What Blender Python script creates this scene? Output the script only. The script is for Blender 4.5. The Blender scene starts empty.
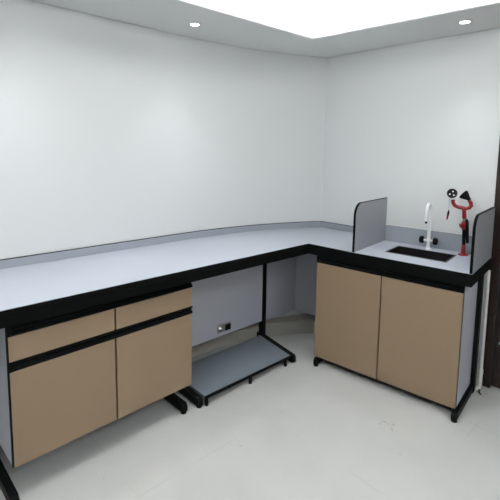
import bpy, bmesh, math, random
from mathutils import Vector, Matrix, Euler
random.seed(4)
S = bpy.context.scene
COL = S.collection

# ------------------------------------------------------------------ camera
TH = 0.128                                   # the corner is a little wider than square
cam_d = bpy.data.cameras.new('camera'); cam = bpy.data.objects.new('camera', cam_d); COL.objects.link(cam)
cam_d.sensor_fit = 'HORIZONTAL'; cam_d.sensor_width = 36.0
cam_d.lens = 414.94 / 500 * 36
cam_d.shift_x = -6.276 / 500; cam_d.shift_y = -54.163 / 500
cam_d.clip_start = 0.02
Rv = Vector((0.7324054, -0.6806810, 0.0159924)); Uv = Vector((0.0637252, 0.0919149, 0.9937257)); Fv = Vector((0.6778801, 0.7267910, -0.1106955))
M = Matrix(((Rv.x, Uv.x, -Fv.x, -2.1720), (Rv.y, Uv.y, -Fv.y, -1.8070), (Rv.z, Uv.z, -Fv.z, 1.4880), (0, 0, 0, 1)))
cam.matrix_world = M
S.camera = cam

# ------------------------------------------------------------------ world, light, exposure
w = bpy.data.worlds.new('world'); S.world = w; w.use_nodes = True
w.node_tree.nodes['Background'].inputs[0].default_value = (0.75, 0.85, 1.0, 1)
w.node_tree.nodes['Background'].inputs[1].default_value = 0.3
S.view_settings.view_transform = 'Standard'; S.view_settings.look = 'None'
S.view_settings.gamma = 1.0; S.view_settings.use_curve_mapping = False
S.view_settings.exposure = 0.2

FILL_PANEL_W = (8, 5, 10, 7)   # watts of the fill panels added out of view in the raised ceiling
COVE_STRENGTH = 62.0  # LED strip in the ceiling tray
SPOT_W = 10           # each recessed downlight

def area(name, loc, rot, sx, sy, watts, col):
    l = bpy.data.lights.new(name, 'AREA'); l.shape = 'RECTANGLE'; l.size = sx; l.size_y = sy
    l.energy = watts; l.color = col
    o = bpy.data.objects.new(name, l); o.location = loc; o.rotation_euler = rot; COL.objects.link(o)
    return o

# ------------------------------------------------------------------ frames of reference
ROTB = TH - math.pi / 2                      # right-hand run: local x runs along it, local y goes into the wall
MB_ = Matrix.Rotation(ROTB, 4, 'Z')
def B(s, n, z=0.0): return MB_ @ Vector((s, n, z))

# ------------------------------------------------------------------ materials
def mat(name, col, rough=0.5, noise=0.0, scale=8.0, metal=0.0, bump=0.0, bscale=200.0, spec=0.5, coat=0.0):
    m = bpy.data.materials.new(name); m.use_nodes = True
    nt = m.node_tree; b = nt.nodes['Principled BSDF']
    b.inputs['Base Color'].default_value = (*col, 1); b.inputs['Roughness'].default_value = rough
    b.inputs['Metallic'].default_value = metal; b.inputs['Specular IOR Level'].default_value = spec
    b.inputs['Coat Weight'].default_value = coat
    tc = nt.nodes.new('ShaderNodeTexCoord')
    if noise > 0:
        n = nt.nodes.new('ShaderNodeTexNoise'); n.inputs['Scale'].default_value = scale; n.inputs['Detail'].default_value = 5
        nt.links.new(tc.outputs['Object'], n.inputs['Vector'])
        mx = nt.nodes.new('ShaderNodeMix'); mx.data_type = 'RGBA'
        mx.inputs[6].default_value = (*[c * (1 - noise) for c in col], 1)
        mx.inputs[7].default_value = (*[min(1, c * (1 + noise)) for c in col], 1)
        nt.links.new(n.outputs['Fac'], mx.inputs[0]); nt.links.new(mx.outputs[2], b.inputs['Base Color'])
    if bump > 0:
        n2 = nt.nodes.new('ShaderNodeTexNoise'); n2.inputs['Scale'].default_value = bscale; n2.inputs['Detail'].default_value = 3
        nt.links.new(tc.outputs['Object'], n2.inputs['Vector'])
        bp = nt.nodes.new('ShaderNodeBump'); bp.inputs['Strength'].default_value = bump; bp.inputs['Distance'].default_value = 0.002
        nt.links.new(n2.outputs['Fac'], bp.inputs['Height']); nt.links.new(bp.outputs['Normal'], b.inputs['Normal'])
    return m

def emit(name, col, strength):
    m = bpy.data.materials.new(name); m.use_nodes = True; nt = m.node_tree
    nt.nodes.remove(nt.nodes['Principled BSDF'])
    e = nt.nodes.new('ShaderNodeEmission'); e.inputs[0].default_value = (*col, 1); e.inputs[1].default_value = strength
    nt.links.new(e.outputs[0], nt.nodes['Material Output'].inputs[0])
    return m

WALL = mat('wall_paint', (0.70, 0.72, 0.72), 0.75, 0.015, 1.5, bump=0.05, bscale=90)
WALL_DARKENED = mat('darkened_unseen_wall', (0.30, 0.29, 0.28), 0.75, 0.03, 1.5)  # tone of the unseen walls, darkened to cut bounced light
CEIL = mat('ceiling_paint', (0.74, 0.75, 0.74), 0.8, 0.01, 2)
TOPM = mat('worktop_laminate', (0.44, 0.47, 0.53), 0.42, 0.02, 60)
GREY = mat('grey_laminate', (0.46, 0.48, 0.54), 0.45, 0.02, 40)
UPST = mat('upstand_laminate', (0.30, 0.33, 0.37), 0.45, 0.02, 40)
SCRN = mat('screen_laminate', (0.28, 0.29, 0.31), 0.5, 0.02, 40)
TAN = mat('tan_laminate', (0.262, 0.186, 0.117), 0.55, 0.02, 30)
SHELFM = mat('shelf_laminate', (0.20, 0.235, 0.27), 0.45, 0.02, 40)
BLACK = mat('black_edge', (0.004, 0.005, 0.005), 0.6, 0.05, 30, spec=0.05)
FRAME = mat('black_powder_coated_steel', (0.005, 0.006, 0.006), 0.5, 0.05, 60, spec=0.1)
RESIN = mat('black_sink_resin', (0.008, 0.008, 0.010), 0.35, 0.1, 60)
RUBBER = mat('black_plastic', (0.006, 0.006, 0.007), 0.5, 0.1, 80, spec=0.1)
RED = mat('red_coating', (0.22, 0.006, 0.010), 0.35, 0.05, 50, coat=0.1)
WHITEP = mat('white_coating', (0.80, 0.81, 0.82), 0.25, 0.01, 30, coat=0.3)
PIPE = mat('white_plastic_pipe', (0.70, 0.70, 0.68), 0.4, 0.05, 15)
CHROME = mat('chrome', (0.75, 0.75, 0.73), 0.18, 0.02, 60, metal=1.0)
STEEL = mat('dull_steel', (0.50, 0.49, 0.45), 0.35, 0.05, 90, metal=0.9)
KERB = mat('plaster_kerb', (0.50, 0.48, 0.43), 0.7, 0.08, 6)
SKIRT = mat('skirting_tile', (0.40, 0.39, 0.35), 0.45, 0.06, 12)
LENS = emit('lamp_lens', (1.0, 0.98, 0.95), 14.0)
STRIP = emit('led_strip', (0.99, 0.99, 1.0), COVE_STRENGTH)
FILL_PANEL = emit('fill_panel_lens', (1.0, 0.99, 0.97), 4.0)

def floor_mat():
    m = mat('painted_floor', (0.47, 0.49, 0.46), 0.33, 0.0, bump=0.03, bscale=25)
    nt = m.node_tree; b = nt.nodes['Principled BSDF']; L = nt.links
    tc = [n for n in nt.nodes if n.type == 'TEX_COORD'][0]
    n = nt.nodes.new('ShaderNodeTexNoise'); n.inputs['Scale'].default_value = 2.2; n.inputs['Detail'].default_value = 7; n.inputs['Roughness'].default_value = 0.6
    L.new(tc.outputs['Object'], n.inputs['Vector'])
    r = nt.nodes.new('ShaderNodeValToRGB'); L.new(n.outputs['Fac'], r.inputs[0])
    r.color_ramp.elements[0].position = 0.3; r.color_ramp.elements[0].color = (0.53, 0.54, 0.525, 1)
    r.color_ramp.elements[1].position = 0.7; r.color_ramp.elements[1].color = (0.60, 0.605, 0.59, 1)
    # faint joints of the tiles under the paint
    mp = nt.nodes.new('ShaderNodeMapping'); mp.inputs['Location'].default_value = (0.62, 0.288, 0); L.new(tc.outputs['Object'], mp.inputs['Vector'])
    br = nt.nodes.new('ShaderNodeTexBrick'); L.new(mp.outputs[0], br.inputs['Vector'])
    br.offset = 0.0; br.inputs['Scale'].default_value = 1.0; br.inputs['Brick Width'].default_value = 0.8; br.inputs['Row Height'].default_value = 0.8
    br.inputs['Mortar Size'].default_value = 0.0016; br.inputs['Mortar Smooth'].default_value = 0.3
    n3 = nt.nodes.new('ShaderNodeTexNoise'); n3.inputs['Scale'].default_value = 3.5; L.new(tc.outputs['Object'], n3.inputs['Vector'])
    r3 = nt.nodes.new('ShaderNodeValToRGB'); L.new(n3.outputs['Fac'], r3.inputs[0]); r3.color_ramp.elements[0].position = 0.47; r3.color_ramp.elements[1].position = 0.6
    mul = nt.nodes.new('ShaderNodeMath'); mul.operation = 'MULTIPLY'; L.new(br.outputs['Fac'], mul.inputs[0]); L.new(r3.outputs[0], mul.inputs[1])
    mul2 = nt.nodes.new('ShaderNodeMath'); mul2.operation = 'MULTIPLY'; mul2.inputs[1].default_value = 0.35; L.new(mul.outputs[0], mul2.inputs[0])
    mx = nt.nodes.new('ShaderNodeMix'); mx.data_type = 'RGBA'; L.new(mul2.outputs[0], mx.inputs[0]); L.new(r.outputs[0], mx.inputs[6]); mx.inputs[7].default_value = (0.22, 0.21, 0.18, 1)
    # small worn specks
    v = nt.nodes.new('ShaderNodeTexNoise'); v.inputs['Scale'].default_value = 16; v.inputs['Detail'].default_value = 2; L.new(tc.outputs['Object'], v.inputs['Vector'])
    r2 = nt.nodes.new('ShaderNodeValToRGB'); L.new(v.outputs['Fac'], r2.inputs[0]); r2.color_ramp.elements[0].position = 0.735; r2.color_ramp.elements[1].position = 0.77
    mm = nt.nodes.new('ShaderNodeMath'); mm.operation = 'MULTIPLY'; mm.inputs[1].default_value = 0.3; L.new(r2.outputs[0], mm.inputs[0])
    mx2 = nt.nodes.new('ShaderNodeMix'); mx2.data_type = 'RGBA'; L.new(mm.outputs[0], mx2.inputs[0]); L.new(mx.outputs[2], mx2.inputs[6]); mx2.inputs[7].default_value = (0.28, 0.25, 0.20, 1)
    last = mx2.outputs[2]
    for cx_, cy_, rad in ((-.185, -.765, .075), (.54, -1.01, .06)):
        d_ = nt.nodes.new('ShaderNodeVectorMath'); d_.operation = 'DISTANCE'; L.new(tc.outputs['Object'], d_.inputs[0]); d_.inputs[1].default_value = (cx_, cy_, 0)
        mr = nt.nodes.new('ShaderNodeMapRange'); mr.inputs['From Min'].default_value = rad; mr.inputs['From Max'].default_value = rad * .2; L.new(d_.outputs['Value'], mr.inputs['Value'])
        nz = nt.nodes.new('ShaderNodeTexNoise'); nz.inputs['Scale'].default_value = 38; nz.inputs['Detail'].default_value = 3; L.new(tc.outputs['Object'], nz.inputs['Vector'])
        rz = nt.nodes.new('ShaderNodeValToRGB'); L.new(nz.outputs['Fac'], rz.inputs[0]); rz.color_ramp.elements[0].position = 0.54; rz.color_ramp.elements[1].position = 0.64
        mu = nt.nodes.new('ShaderNodeMath'); mu.operation = 'MULTIPLY'; L.new(mr.outputs[0], mu.inputs[0]); L.new(rz.outputs[0], mu.inputs[1])
        mu2 = nt.nodes.new('ShaderNodeMath'); mu2.operation = 'MULTIPLY'; mu2.inputs[1].default_value = .55; L.new(mu.outputs[0], mu2.inputs[0])
        m3 = nt.nodes.new('ShaderNodeMix'); m3.data_type = 'RGBA'; L.new(mu2.outputs[0], m3.inputs[0]); L.new(last, m3.inputs[6]); m3.inputs[7].default_value = (0.24, 0.21, 0.14, 1)
        last = m3.outputs[2]
    L.new(last, b.inputs['Base Color'])
    return m
FLOOR = floor_mat()

def wood_mat():
    m = mat('dark_wood', (0.02, 0.011, 0.007), 0.35, 0.0)
    nt = m.node_tree; b = nt.nodes['Principled BSDF']; L = nt.links
    tc = [n for n in nt.nodes if n.type == 'TEX_COORD'][0]
    mp = nt.nodes.new('ShaderNodeMapping'); mp.inputs['Scale'].default_value = (26, 26, 1.2); L.new(tc.outputs['Object'], mp.inputs['Vector'])
    n = nt.nodes.new('ShaderNodeTexNoise'); n.inputs['Scale'].default_value = 2; n.inputs['Detail'].default_value = 6; L.new(mp.outputs[0], n.inputs['Vector'])
    r = nt.nodes.new('ShaderNodeValToRGB'); L.new(n.outputs['Fac'], r.inputs[0])
    r.color_ramp.elements[0].position = 0.35; r.color_ramp.elements[0].color = (0.011, 0.006, 0.004, 1)
    r.color_ramp.elements[1].position = 0.7; r.color_ramp.elements[1].color = (0.034, 0.018, 0.011, 1)
    L.new(r.outputs[0], b.inputs['Base Color'])
    return m
WOOD = wood_mat()

# ------------------------------------------------------------------ mesh helpers
class MBd:
    def __init__(self): self.bm = bmesh.new()
    def box(self, x0, x1, y0, y1, z0, z1, bev=0.0, rot=None):
        bm = self.bm; vs = [bm.verts.new((x, y, z)) for z in (z0, z1) for y in (y0, y1) for x in (x0, x1)]
        fs = [(0, 2, 3, 1), (4, 5, 7, 6), (0, 1, 5, 4), (1, 3, 7, 5), (3, 2, 6, 7), (2, 0, 4, 6)]
        faces = [bm.faces.new([vs[i] for i in f]) for f in fs]
        if bev > 0:
            es = list({e for f in faces for e in f.edges})
            bmesh.ops.bevel(bm, geom=es, offset=bev, segments=2, profile=0.6, affect='EDGES')
        return self
    def prism(self, pts, axis, a, b, bev=0.0):
        """extrude a polygon; axis z: pts are (x,y); axis x: pts are (y,z); axis y: pts are (x,z)"""
        bm = self.bm
        f3 = {'z': lambda p, t: (p[0], p[1], t), 'x': lambda p, t: (t, p[0], p[1]), 'y': lambda p, t: (p[0], t, p[1])}[axis]
        lo = [bm.verts.new(f3(p, a)) for p in pts]; hi = [bm.verts.new(f3(p, b)) for p in pts]; n = len(pts)
        faces = [bm.faces.new(lo[::-1]), bm.faces.new(hi)]
        for i in range(n): faces.append(bm.faces.new((lo[i], lo[(i + 1) % n], hi[(i + 1) % n], hi[i])))
        bmesh.ops.recalc_face_normals(bm, faces=faces)
        if bev > 0:
            es = list({e for f in faces for e in f.edges})
            bmesh.ops.bevel(bm, geom=es, offset=bev, segments=2, profile=0.6, affect='EDGES')
        return self
    def tube(self, pts, rad, seg=14, caps=True):
        bm = self.bm; pts = [Vector(p) for p in pts]; n = len(pts)
        rads = rad if isinstance(rad, (list, tuple)) else [rad] * n
        rings = []; up = None
        for i, p in enumerate(pts):
            t = (pts[min(i + 1, n - 1)] - pts[max(i - 1, 0)]).normalized()
            if up is None:
                up = Vector((1, 0, 0)) if abs(t.x) < 0.9 else Vector((0, 1, 0))
            u = (up - t * up.dot(t)).normalized(); up = u; v = t.cross(u)
            rings.append([bm.verts.new(p + (u * math.cos(2 * math.pi * k / seg) + v * math.sin(2 * math.pi * k / seg)) * rads[i]) for k in range(seg)])
        for a, b in zip(rings, rings[1:]):
            for k in range(seg): bm.faces.new((a[k], a[(k + 1) % seg], b[(k + 1) % seg], b[k]))
        if caps: bm.faces.new(rings[0][::-1]); bm.faces.new(rings[-1])
        return self
    def lathe(self, prof, seg=24, mtx=None):
        """prof: (r, z) list, around z"""
        bm = self.bm; rings = []
        for r, z in prof:
            if r < 1e-6: rings.append([bm.verts.new((0, 0, z))])
            else: rings.append([bm.verts.new((r * math.cos(2 * math.pi * k / seg), r * math.sin(2 * math.pi * k / seg), z)) for k in range(seg)])
        fs = []
        for a, b in zip(rings, rings[1:]):
            if len(a) == 1 and len(b) == 1: continue
            for k in range(seg):
                q = (k + 1) % seg
                if len(a) == 1: fs.append(bm.faces.new((a[0], b[q], b[k])))
                elif len(b) == 1: fs.append(bm.faces.new((a[k], a[q], b[0])))
                else: fs.append(bm.faces.new((a[k], a[q], b[q], b[k])))
        if mtx is not None:
            vs = list({v for r in rings for v in r}); bmesh.ops.transform(bm, matrix=mtx, verts=vs)
        return self
    def quads(self, grid):
        for f in grid: self.bm.faces.new([self.bm.verts.new(p) for p in f])
        return self
    def build(self, name, m, parent=None, smooth=False, mtx=None):
        bm = self.bm
        if mtx is not None: bmesh.ops.transform(bm, matrix=mtx, verts=bm.verts)
        bmesh.ops.recalc_face_normals(bm, faces=bm.faces)
        me = bpy.data.meshes.new(name); bm.to_mesh(me); bm.free()
        me.materials.append(m)
        if smooth:
            for p in me.polygons: p.use_smooth = True
            try: me.set_sharp_from_angle(angle=math.radians(38))
            except Exception: pass
        o = bpy.data.objects.new(name, me); COL.objects.link(o)
        if parent is not None: o.parent = parent
        return o

def tag(o, label, cat, group=None, kind=None):
    o['label'] = label; o['category'] = cat
    if group: o['group'] = group
    if kind: o['kind'] = kind
    return o
def empty(name, loc, rz=0.0):
    o = bpy.data.objects.new(name, None); o.location = loc; o.rotation_euler = (0, 0, rz)
    o.empty_display_size = 0.05; COL.objects.link(o); return o
def struct(o, label, cat): return tag(o, label, cat, kind='structure')
def copy_tree(o, parent=None):
    c = o.copy(); COL.objects.link(c)
    if parent is not None: c.parent = parent
    for ch in list(o.children): copy_tree(ch, c)
    return c
def arc(cx, cy, r, a0, a1, n): return [(cx + r * math.cos(math.radians(a0 + (a1 - a0) * i / n)), cy + r * math.sin(math.radians(a0 + (a1 - a0) * i / n))) for i in range(n + 1)]

# ------------------------------------------------------------------ plan of the walls
YA = 0.635
def nW(s): return 0.602 - 0.09 * s            # face of the right wall in the right run's own frame
ZC = 2.235                                     # soffit
ZT = 2.50                                      # raised ceiling of the tray
P1 = (-0.55, YA)
P3 = tuple(B(-0.265, nW(-0.265))[:2])
D0, D1, DH = 1.047, 1.985, 2.06                # door opening along the right wall
XL, YF = -4.2, -4.4
def WB(s, off=0.0): return tuple(B(s, nW(s) - off)[:2])
SE = 4.6
t_ = 0.12

def wall_strip(pts, z0, z1, thick, name, m, smooth=False):
    """upright wall along a plan polyline, thickness to its left side"""
    bm = MBd(); n = len(pts); off = []
    for i in range(n):
        a = Vector(pts[max(i - 1, 0)]); b_ = Vector(pts[min(i + 1, n - 1)]); t = (b_ - a).normalized()
        off.append((pts[i][0] - t.y * thick, pts[i][1] + t.x * thick))
    bm.prism(list(pts) + off[::-1], 'z', z0, z1)
    return bm.build(name, m, smooth=smooth)

struct(wall_strip([(XL, YA), P1], 0, ZT + .1, t_, 'wall_left', WALL), 'plain off-white wall behind the long left worktop', 'wall')
# slightly rounded inside corner
cor = [P1]
def bez(p0, p1, p2, n):
    return [tuple((Vector(p0) * (1 - t) ** 2 + Vector(p1) * 2 * t * (1 - t) + Vector(p2) * t * t)) for t in [k / n for k in range(n + 1)]]
CORN = bez(P1, (0.06, 0.625), P3, 12)
struct(wall_strip(CORN, 0, ZT + .1, t_, 'wall_corner', WALL, smooth=True), 'off-white slanted piece of wall filling the corner', 'wall')
wb = MBd()
def wb_piece(bm, s0, s1, z0, z1):
    a, b_ = WB(s0), WB(s1); a2, b2 = WB(s0, -t_), WB(s1, -t_)
    bm.prism([a, b_, b2, a2], 'z', z0, z1)
wb_piece(wb, -0.265, D0, 0, ZT + .1); wb_piece(wb, D0, D1, DH, ZT + .1); wb_piece(wb, D1, SE, 0, ZT + .1)
struct(wb.build('wall_right', WALL), 'plain off-white wall behind the sink, beside the dark door', 'wall')
E2 = WB(SE)
struct(MBd().box(XL - t_, XL, YF, YA + t_, 0, ZT + .1).build('wall_far_left', WALL_DARKENED), 'unseen side wall at the far left, greyed to cut bounced light', 'wall')
struct(MBd().box(XL - t_, E2[0] + .3, YF - t_, YF, 0, ZT + .1).build('wall_back', WALL_DARKENED), 'unseen wall facing the worktops, greyed to cut bounced light', 'wall')
struct(MBd().box(XL - .2, 2.2, YF - .2, 1.2, -0.1, 0).build('floor', FLOOR), 'pale grey-green painted floor with faint joints and scuffs', 'floor')

# ceiling: soffit round the edge, raised tray in the middle
CE = 0.113                                     # tray edge in front of the left wall
def CB(s): return 0.078 - 0.014 * s            # tray edge on the right side
tray_c = tuple(B(-0.0535, CB(-0.0535))[:2])
tray_c = (0.071, 0.064)
tr = [(XL + .7, CE + .012), tray_c, tuple(B(3.3, CB(3.3))[:2]), (XL + .7, YF + .7)]
tr[2] = (tr[2][0], YF + .7)
def inset(poly, d):
    out = []; n = len(poly); c = Vector((sum(p[0] for p in poly) / n, sum(p[1] for p in poly) / n))
    for i in range(n):
        p0, p, p2 = Vector(poly[i - 1]), Vector(poly[i]), Vector(poly[(i + 1) % n])
        e1 = (p - p0).normalized(); e2 = (p2 - p).normalized()
        n1 = Vector((e1.y, -e1.x)); n2 = Vector((e2.y, -e2.x))
        if n1.dot(c - p) < 0: n1 = -n1
        if n2.dot(c - p) < 0: n2 = -n2
        m_ = (n1 + n2).normalized(); out.append(tuple(p + m_ * d / max(.2, m_.dot(n1))))
    return out
outer = [(XL - .1, YA + .25), (0.95, YA + .25), (E2[0] + .35, YF - .1), (XL - .1, YF - .1)]
sof = MBd()
def ring(bm, inn, out, z0, z1):
    n = len(inn)
    for i in range(n):
        j = (i + 1) % n
        bm.prism([inn[i], inn[j], out[j], out[i]], 'z', z0, z1)
ring(sof, tr, outer, ZC, ZC + 0.015)
ring(sof, inset(tr, -0.16), outer, ZC + 0.015, ZT)
so = struct(sof.build('ceiling_soffit', CEIL), 'lowered grey-white ceiling border with two small downlights', 'ceiling')
struct(MBd().box(XL - .2, 2.2, YF - .2, 1.2, ZT, ZT + .1).build('ceiling', CEIL), 'bright white raised middle part of the ceiling', 'ceiling')
# LED strip lying in the cove on the soffit
led = MBd(); ring(led, inset(tr, -0.09), inset(tr, -0.115), ZC + 0.0155, ZC + 0.03)
tag(led.build('cove_light_strip', STRIP), 'thin light strip hidden in the recess round the raised ceiling', 'light')
# unseen flat panels added to the raised ceiling as fill light
for i, (x, y) in enumerate(((-2.2, -0.55), (-0.85, -0.6), (-2.2, -2.7), (-0.65, -2.7))):
    e = empty('added_fill_panel', (x, y, ZT))
    f = MBd()
    for a in ((-.3, .3, -.3, -.28), (-.3, .3, .28, .3), (-.3, -.28, -.28, .28), (.28, .3, -.28, .28)): f.box(*a, -.012, 0)
    f.build('frame', WHITEP, e)
    MBd().box(-.28, .28, -.28, .28, -.008, 0).build('diffuser', FILL_PANEL, e)
    tag(e, ['added unseen square fill panel above the left cabinet', 'added unseen square fill panel nearest the corner', 'added unseen square fill panel towards the back left', 'added unseen square fill panel towards the back by the door'][i], 'ceiling light', 'added fill panels')
    area('fill_panel_lamp', (x, y, ZT - .02), (0, 0, 0), .55, .55, FILL_PANEL_W[i], (0.96, 0.98, 1.0))

# downlights in the soffit
def downlight(loc, label):
    e = empty('downlight', loc)
    MBd().lathe([(.024, 0), (.038, 0), (.040, -.003), (.037, -.006), (.030, -.006), (.026, -.002), (.024, 0)], 28).build('rim', WHITEP, e, smooth=True)
    MBd().lathe([(0, -.0035), (.0255, -.0035), (.0255, -.001), (0, -.001)], 28).build('lens', LENS, e)
    tag(e, label, 'downlight', 'recessed downlights')
    l = bpy.data.lights.new('downlight_beam', 'SPOT'); l.energy = SPOT_W; l.spot_size = math.radians(82); l.spot_blend = 1.0
    l.shadow_soft_size = 0.03; l.color = (0.93, 0.96, 1.0)
    lo = bpy.data.objects.new('downlight_beam', l); lo.location = Vector(loc) - Vector((0, 0, .012)); COL.objects.link(lo)
    return e
downlight((-0.681, 0.359, ZC), 'small recessed downlight over the long left worktop')
p = B(0.844, 0.268); downlight((p.x, p.y, ZC), 'small recessed downlight over the sink')
downlight((-1.62, 0.359, ZC), 'recessed downlight over the left end of the worktop')

# door in the right wall
dj = MBd()
def dbox(bm, s0, s1, f, bk, z0, z1):
    a, b_, c, d_ = WB(s0, f), WB(s1, f), WB(s1, bk), WB(s0, bk); bm.prism([a, b_, c, d_], 'z', z0, z1, bev=.003)
dbox(dj, D0 - .022, D0 + .036, .010, -.10, 0, DH + .05); dbox(dj, D1 - .036, D1 + .022, .010, -.10, 0, DH + .05); dbox(dj, D0 + .036, D1 - .036, .010, -.10, DH - .03, DH + .05)
door = struct(dj.build('door_1', WOOD), 'dark brown wooden door and frame at the right edge', 'door')
dl = MBd(); dbox(dl, D0 + .039, D1 - .039, -.02, -.06, .008, DH - .035); dl.build('door_leaf', WOOD, door)
dm = MBd()
for s0, s1, z0, z1 in ((D0 + .17, D1 - .17, .25, .95), (D0 + .17, D1 - .17, 1.1, 1.85)): dbox(dm, s0, s1, -.010, -.0205, z0, z1)
dm.build('door_panel', WOOD, door)
dh = MBd(); q = B(D0 + .12, nW(D0 + .12) - .02, 1.02); dh.tube([q, q + B(.11, 0, 0)], .009); q0 = B(D0 + .12, nW(D0 + .12) + .02, 1.02); dh.tube([q0, q], .012); dh.build('door_handle', CHROME, door, smooth=True)
dk = MBd(); q = B(1.118, nW(1.118) + .012, .305); dk.box(q.x - .008, q.x + .008, q.y - .008, q.y + .008, .298, .312, bev=.003); dk.build('door_stop', WHITEP, door)

# kerb along the foot of the wall in the knee space
kf = [(-2.6, .60), (-0.9, .585), (-0.22, .545), (.062, .448), (.204, .375), (.31, .312), (.405, .248), (.455, .12), (.50, -.06)]
kb = [(.60, -.06), (.60, .12)] + CORN[::-1] + [(-2.6, YA)]
def off_line(pts, d):
    out = []; n = len(pts)
    for i in range(n):
        a = Vector(pts[max(i - 1, 0)]); b_ = Vector(pts[min(i + 1, n - 1)]); t = (b_ - a).normalized()
        out.append((pts[i][0] + t.y * d, pts[i][1] - t.x * d))
    return out
kin = off_line(kf, -.011); kin2 = off_line(kf, -.016)
struct(MBd().prism(kf + kin[::-1], 'z', 0, .096).build('trim_1', SKIRT), 'low beige skirting curving round the corner under the worktop', 'trim')
struct(MBd().prism(kin2 + kb, 'z', 0, .100).build('trim_2', KERB), 'pale plastered ledge behind the skirting under the worktop', 'trim')
bb = wall_strip([WB(2.05, .012), WB(SE, .012)], 0, .08, .012, 'baseboard_right', SKIRT); struct(bb, 'beige skirting along the wall past the door', 'baseboard')

# ------------------------------------------------------------------ worktop (one continuous L)
H = 0.85; TK = 0.074; XA0, SB1 = -2.45, 1.034
top = empty('worktop', (0, 0, 0))
SINK = (0.49, 0.862, 0.152, 0.378)             # s0 s1 n0 n1 of the opening
lam = MBd()
def slab(bm, z0, z1, inset_=0.0):
    i_ = inset_
    NB = 0.497
    # left leg and corner
    sa = 0.36
    polyA = [(XA0, i_), (.022, .005 + i_), tuple(B(sa, i_)[:2]), tuple(B(sa, nW(sa) - .012)[:2]), *[(p_[0] - .006, p_[1] - .008) for p_ in CORN[::-1]], (XA0, YA - .010)]
    bm.prism(polyA, 'z', z0, z1)
    s0, s1, n0, n1 = SINK
    for a in ((sa, s0, i_, NB), (s0, s1, i_, n0), (s0, s1, n1, NB), (s1, SB1 - i_, i_, NB)):
        bm.prism([tuple(B(a[0], a[2])[:2]), tuple(B(a[1], a[2])[:2]), tuple(B(a[1], a[3])[:2]), tuple(B(a[0], a[3])[:2])], 'z', z0, z1)
slab(lam, H - .003, H); lam.build('laminate_surface', TOPM, top)
core = MBd(); slab(core, H - .03, H - .003, 0.0005); core.build('core_board', BLACK, top)
fa = MBd()
fa.prism([(XA0, 0), (.022, .005), tuple(B(SB1, 0)[:2]), tuple(B(SB1, .022)[:2]), (.043, .028), (XA0, .022)], 'z', H - TK, H - .0305)
fa.prism([tuple(B(SB1, .0225)[:2]), tuple(B(SB1, .497)[:2]), tuple(B(SB1 - .02, .497)[:2]), tuple(B(SB1 - .02, .0225)[:2])], 'z', H - TK, H - .0305)
fa.build('front_edge', BLACK, top)
# low upstand along the left wall, the slanted corner and the first stretch of the right wall
line = [(XA0, YA)] + CORN + [WB(0.05), WB(0.337)]
f0 = off_line(line, .001); f1 = off_line(line, .013)
up = MBd(); tr_ = MBd()
for a, b_, c, d_ in zip(f0, f0[1:], f1[1:], f1):
    up.prism([a, b_, c, d_], 'z', H, H + .047); tr_.prism([a, b_, c, d_], 'z', H + .0471, H + .0495)
up.build('upstand', UPST, top); tr_.build('upstand_edge', RUBBER, top)
su = MBd(); su.box(.352, 1.020, .484, .496, H, H + .116); su.build('sink_upstand', UPST, top, mtx=MB_)
sl = MBd(); sl.box(.352, 1.020, .481, .4965, H + .1162, H + .121, bev=.001); sl.build('upstand_edge', WHITEP, top, mtx=MB_)
tag(top, 'long L-shaped pale grey worktop with a thick black front edge', 'worktop')

# ------------------------------------------------------------------ cabinets
def grip(x0, x1, zb, zt, parent):
    """black finger-pull channel with a rounded hollow"""
    d = zt - zb; zm = (zb + zt) / 2
    pts = [(.0215, zb), (.0205, zb + .2 * d)] + [(.0215 + .012 * math.sin(math.pi * k / 6), zb + d * (.22 + .56 * k / 6)) for k in range(7)] + [(.0205, zt - .2 * d), (.0215, zt), (.04, zt), (.04, zb)]
    return MBd().prism(pts, 'x', x0, x1).build('finger_pull', BLACK, parent)
def front(name, x0, x1, z0, z1, parent):
    g = MBd().box(x0, x1, .0205, .0385, z0, z1, bev=.001).build(name, TAN, parent)
    return g
def carcass(x0, x1, z0, z1, depth, parent):
    c = MBd(); t = .018; f = .041
    c.box(x0, x0 + t, f, depth, z0, z1); c.box(x1 - t, x1, f, depth, z0, z1)
    c.box(x0 + t, x1 - t, f, depth, z0, z0 + t); c.box(x0 + t, x1 - t, depth - .012, depth, z0 + t, z1)
    o = c.build('carcass', GREY, parent)
    MBd().box(x0 - .0005, x0 + t, .0215, f, z0, z1).build('edge_banding', BLACK, o); MBd().box(x1 - t, x1 + .0005, .0395, f, z0, z1).build('edge_banding', BLACK, o)
    MBd().box(x0 + t, x1 - t, .0395, f, z0, z0 + t).build('edge_banding', BLACK, o)
    return o
def c_leg(x0, x1, y_post, y_front, y_back, z_top, parent, hfoot=.048, post=.06, lift=.012, x_post=None):
    """floor bar running front to back with an upright near the back"""
    b_ = MBd()
    b_.prism([(y_front, lift), (y_back, lift), (y_back, lift + hfoot), (y_front + .012, lift + hfoot), (y_front, lift + hfoot - .018)], 'x', x0, x1, bev=.003)
    xp = x_post or (x0, x1)
    b_.box(xp[0], xp[1], y_post, y_post + post, lift + hfoot - .01 if not x_post else lift + .002, z_top, bev=.002)
    o = b_.build('support_leg', FRAME, parent)
    xm = (x0 + x1) / 2
    for y in (y_front + .016, y_back - .03):
        MBd().lathe([(0, 0), (.016, 0), (.017, .004), (.012, .008), (.006, .009), (.006, lift + .004), (0, lift + .004)], 14, Matrix.Translation((xm, y, 0))).build('levelling_foot', RUBBER, o)
    return o

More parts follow.
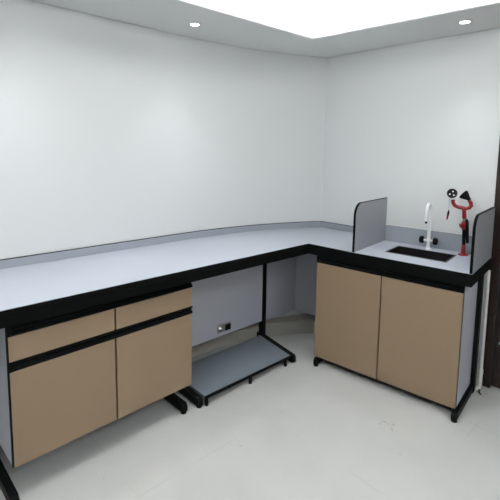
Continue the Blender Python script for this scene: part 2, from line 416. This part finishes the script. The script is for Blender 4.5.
# left cabinet: two drawers over two doors
X0, XM, X1 = -1.815, -1.366, -0.931
cabA = empty('base_cabinet', (X0, -0.0025, 0), 0.0386); X0, XM, X1 = 0.0, 0.456, 0.906
carcass(X0, X1, .160, H - TK - .002, .56, cabA)
for x0, x1 in ((X0 + .004, XM - .0045), (XM + .0045, X1 - .003)):
    front('drawer', x0, x1, .620, .726, cabA); front('door', x0, x1, .161, .576, cabA)
grip(X0 + .001, X1 + .004, .727, H - TK - .002, cabA); grip(X0 + .001, X1 + .004, .577, .619, cabA)
MBd().box(XM - .009, XM + .009, .0395, .5, .179, .726).build('divider', BLACK, cabA)
for x in (X0 - .026, X1 - .064): c_leg(x, x + .034, .48, (-.015 if x < .3 else .022), .56, .159, cabA)
tag(cabA, 'tan base cabinet under the left worktop with two drawers above two doors', 'cabinet')

# sink cabinet: two tall doors
cabB = empty('sink_cabinet', (0, 0, 0), ROTB)
Y0, YM, Y1 = .069, .531, .995
carcass(Y0, Y1, .058, H - TK - .002, .46, cabB)
for x0, x1 in ((Y0 + .002, YM - .004), (YM + .004, Y1 - .002)): front('door', x0, x1, .057, .727, cabB)
grip(Y0 + .001, Y1 - .0005, .728, H - TK - .002, cabB)
MBd().box(YM - .009, YM + .009, .0395, .40, .077, .6).build('divider', BLACK, cabB)
c_leg(Y0 + .016, Y0 + .044, .38, -.012, .45, .057, cabB, hfoot=.044, lift=.013)
c_leg(Y1 - .012, Y1 + .020, .355, -.018, .40, H - TK - .002, cabB, hfoot=.043, lift=.013, post=.042, x_post=(Y1 + .001, Y1 + .026))
MBd().box(Y0 + .0445, Y1 - .032, .06, .085, .024, .057).build('plinth_rail', FRAME, cabB)
tag(cabB, 'tan base cabinet with two tall doors under the sink', 'cabinet')

# ------------------------------------------------------------------ knee space: back panels, low shelf, socket
ZP = H - TK + .03
kp = MBd(); kp.box(-.915, -.004, .43, .446, .158, ZP); bk = kp.build('back_panel', GREY)
ke = MBd(); ke.box(-.915, -.004, .43, .446, .1555, .1579); ke.build('edge_banding', BLACK, bk)
tag(bk, 'grey back panel behind the low shelf, with a socket in it', 'panel')
kc = MBd(); kc.box(.042, .381, .43, .446, .150, ZP); pc = kc.build('back_panel', GREY)
tag(pc, 'narrow grey back panel in the corner right of the black upright', 'panel')
kr = MBd(); kr.box(-.3755, .05, .432, .448, .150, ZP); pr_ = kr.build('back_panel', GREY, mtx=MB_)
tag(pr_, 'grey back panel in the corner beside the sink cabinet', 'panel')

# power socket let into the panel
so_ = empty('power_socket', (-.381, .43, .216))
pl = MBd(); pl.box(-.062, .060, -.007, 0, -.027, .027, bev=.002); pl.build('cover_plate', STEEL, so_)
MBd().box(.004, .055, -.0095, -.0071, -.024, .019, bev=.001).build('outlet_insert', RUBBER, so_)
MBd().lathe([(0, 0), (.019, 0), (.019, .004), (.014, .010), (.006, .012), (0, .012)], 20, Matrix.Translation((-.036, -.0071, 0)) @ Matrix.Rotation(math.pi / 2, 4, 'X')).build('outlet_cap', CHROME, so_, smooth=True)
tag(so_, 'small metal power socket on the grey panel above the low shelf', 'socket')

# low shelf with its frame
sh = empty('low_shelf', (0, 0, 0))
MBd().prism([(-.832, .0415), (-.100, .0415), (-.040, .41), (-.832, .41)], 'z', .046, .0605).build('shelf_board', SHELFM, sh)
MBd().box(-.832, -.100, .034, .0413, .043, .0600, bev=.001).build('front_rail', FRAME, sh)
for x in (-.822, -.478, -.150):
    MBd().box(x - .008, x + .008, .030, .046, 0, .0428, bev=.001).build('foot', FRAME, sh)
c_leg(-.878, -.843, .44, .040, .50, .10, sh, hfoot=.045, lift=.010, post=.03)
fb = Matrix.Translation((-.078, .024, 0)) @ Matrix.Rotation(-math.atan2(.075, .43), 4, 'Z')
MBd().prism([(.0, .008), (.455, .008), (.455, .058), (.010, .058), (0, .046)], 'x', -.016, .018, bev=.003).build('floor_bar', FRAME, sh, mtx=fb)
MBd().box(.002, .034, .425, .472, .0, ZP - .001).build('upright', FRAME, sh)
tag(sh, 'low grey shelf on a black metal frame in the knee space', 'shelf')

# ------------------------------------------------------------------ side screens of the sink
def screen(s, name_label):
    e = empty('side_screen', B(s, 0, H), ROTB)
    t = .012; hh = .309; r = .075
    prof = [(.002, 0), (.003, .1), (-.001 + .004, hh - r)] + [(r + .003 - r * math.cos(math.radians(a)), hh - r + r * math.sin(math.radians(a))) for a in (15, 30, 45, 60, 75, 90)] + [(.494, hh), (.494, 0)]
    MBd().prism(prof, 'x', -t / 2, t / 2).build('panel', SCRN, e)
    # dark banding round front and top
    edge = prof[:-1]; b_ = MBd(); w_ = .003
    out = off_line(edge, -w_)
    for (a, c, d_, f_) in zip(edge, edge[1:], out[1:], out):
        b_.prism([a, c, d_, f_], 'x', -t / 2 - .0012, t / 2 + .0012)
    b_.build('edge_banding', BLACK, e)
    tag(e, name_label, 'screen')
screen(.345, 'grey rounded side screen standing left of the sink')
screen(1.027, 'grey rounded side screen at the right end of the worktop')

# ------------------------------------------------------------------ sink
s0, s1, n0, n1 = SINK
sk = empty('sink', B((s0 + s1) / 2, (n0 + n1) / 2, H), ROTB)
hw, hd = (s1 - s0) / 2, (n1 - n0) / 2
bs = MBd(); g = .0015; W_, D_ = hw - g, hd - g; tw = .009; dp = .20
bs.box(-W_, -W_ + tw, -D_, D_, -dp, .002); bs.box(W_ - tw, W_, -D_, D_, -dp, .002)
bs.box(-W_ + tw, W_ - tw, -D_, -D_ + tw, -dp, .002); bs.box(-W_ + tw, W_ - tw, D_ - tw, D_, -dp, .002)
bs.box(-W_ + tw, W_ - tw, -D_ + tw, D_ - tw, -dp, -dp + .01)
bs.build('basin', RESIN, sk)
MBd().lathe([(0, -dp + .0102), (.03, -dp + .0102), (.032, -dp + .013), (.022, -dp + .0135), (.02, -dp + .0115), (0, -dp + .0115)], 20).build('drain', CHROME, sk, smooth=True)
tag(sk, 'black rectangular sink let into the pale worktop', 'sink')

# ------------------------------------------------------------------ tap
tp = empty('sink_tap', B(.672, .428, H), ROTB)
bd = MBd(); bd.lathe([(0, 0), (.022, 0), (.022, .006), (.013, .010), (.0115, .045), (.014, .050), (.014, .068), (.011, .074), (.0105, .10), (0, .10)], 20)
for sx in (-1, 1): bd.tube([(0, 0, .058), (sx * .030, 0, .058)], .0075)
bd.build('body', WHITEP, tp, smooth=True)
SPX = .009                                    # the swan neck is turned a touch
pts = [(0, 0, .095), (0, 0, .17), (0, 0, .25)] + [(SPX * k / 10, -.05 + .05 * math.cos(math.pi * k / 10), .25 + .055 * math.sin(math.pi * k / 10)) for k in range(1, 11)] + [(SPX, -.101, .225), (SPX, -.102, .20)]
MBd().tube(pts, .0105, 16).build('spout', WHITEP, tp, smooth=True)
MBd().tube([(SPX, -.102, .201), (SPX, -.102, .186)], [.0085, .0065], 14).build('nozzle', RUBBER, tp, smooth=True)
for sx in (-1, 1):
    k = MBd(); k.lathe([(0, 0), (.016, 0), (.0245, .006), (.0255, .016), (.022, .026), (.012, .030), (0, .030)], 10, Matrix.Translation((sx * .029, 0, .058)) @ Matrix.Rotation(sx * math.pi / 2, 4, 'Y'))
    k.build('handle', RUBBER, tp, smooth=True)
tag(tp, 'white laboratory tap with swan neck and two black knobs behind the sink', 'tap')

# ------------------------------------------------------------------ eyewash
ey = empty('eyewash', B(.889, .416, H), ROTB)
MBd().lathe([(0, 0), (.030, 0), (.030, .006), (.020, .010), (.0135, .014), (.0125, .062), (.011, .068), (0, .068)], 20).build('base', RED, ey, smooth=True)
MBd().tube([(0, 0, .066), (-.004, 0, .166)], .0105, 16).build('pole', RUBBER, ey, smooth=True)
vb = MBd(); vb.lathe([(0, -.030), (.011, -.029), (.0155, -.018), (.017, 0), (.0155, .018), (.011, .029), (0, .030)], 18, Matrix.Translation((-.006, 0, .190)))
vb.tube([(-.006, 0, .190), (-.028, -.012, .186)], [.012, .014]); vb.build('valve', RED, ey, smooth=True)
MBd().tube([(-.004, 0, .218), (-.005, 0, .232)], .0105).build('collar', CHROME, ey, smooth=True)
MBd().tube([(-.006, 0, .231), (-.010, 0, .268), (-.012, 0, .30)], [.0135, .012, .0115], 16).build('stem', RED, ey, smooth=True)
yk = [(-.078, -.010, .345), (-.076, -.010, .325), (-.064, -.006, .307), (-.045, 0, .299), (-.012, 0, .296), (.004, 0, .297), (.018, 0, .302), (.027, 0, .316), (.023, 0, .334), (.012, -.002, .348)]
MBd().tube(yk, .0115, 16).build('yoke', RED, ey, smooth=True)
hs = MBd(); hs.tube([(.006, -.004, .228), (.013, -.006, .215), (.016, -.006, .15), (.022, -.006, .080)], [.007, .0095, .010, .008], 14); hs.build('push_lever', RUBBER, ey, smooth=True)
def cup(c, d, name_holes=True):
    d = Vector(d).normalized(); q = Vector((0, 0, 1)).rotation_difference(d).to_matrix().to_4x4()
    m_ = Matrix.Translation(c) @ q
    o = MBd().lathe([(0, -.036), (.010, -.034), (.013, -.022), (.025, .000), (.0305, .012), (.031, .019), (.028, .021), (.025, .014), (0, .012)], 24, m_).build('eye_cup', RUBBER, ey, smooth=True)
    h = MBd()
    for a in ((0, .014), (-.012, -.008), (.012, -.008)):
        h.lathe([(0, .0128), (.0045, .0128), (.0045, .0145), (0, .0145)], 12, m_ @ Matrix.Translation((a[0], a[1], 0)))
    h.build('spray_hole', WHITEP, o)
cup(Vector((-.084, -.012, .378)), (.22, -.9, .45))
cup(Vector((-.008, -.004, .372)), (-.75, .05, .62))
ch = MBd()
zz = [.352 - .0065 * k for k in range(13)]
for k, z in enumerate(zz):
    R_ = .0035; ring_ = [(-.098 + (R_ * math.cos(a) * .6 if k % 2 else 0), -.012 + (0 if k % 2 else R_ * math.cos(a) * .6), z + R_ * 1.15 * math.sin(a)) for a in [2 * math.pi * i / 8 for i in range(9)]]
    ch.tube(ring_, .0009, 5, caps=False)
ch.build('chain', STEEL, ey)
MBd().tube([(-.098, -.012, .276), (-.099, -.012, .258), (-.101, -.012, .245)], [.003, .007, .006], 10).build('tag_clip', RUBBER, ey, smooth=True)
MBd().tube([(-.101, -.012, .245), (-.105, -.012, .215)], [.007, .0045], 10).build('tag', RED, ey, smooth=True)
tag(ey, 'red and black emergency eyewash with two black spray heads on the worktop', 'eyewash')

# ------------------------------------------------------------------ waste pipe beside the cabinet
pp = empty('waste_pipe', B(1.033, .435, 0), ROTB)
MBd().tube([(.002, 0, .13), (.002, 0, H - TK - .001)], .0115, 18).build('riser', PIPE, pp, smooth=True)
MBd().lathe([(0, .105), (.0145, .105), (.0155, .11), (.0155, .135), (.0135, .14), (0, .14)], 20, Matrix.Translation((.002, 0, 0))).build('coupling', PIPE, pp, smooth=True)
MBd().tube([(.002, 0, .106), (.002, 0, .03), (0, -.006, .018), (-.008, -.022, .013), (-.022, -.05, .0125)], [.0135, .0135, .0135, .012, .0105], 16).build('elbow', PIPE, pp, smooth=True)
MBd().tube([(.006, -.02, .012), (.010, -.045, .007), (.026, -.062, .006)], [.004, .004, .003], 8).build('hose_end', RUBBER, pp, smooth=True)
tag(pp, 'white plastic pipe rising beside the sink cabinet, next to the door', 'pipe')
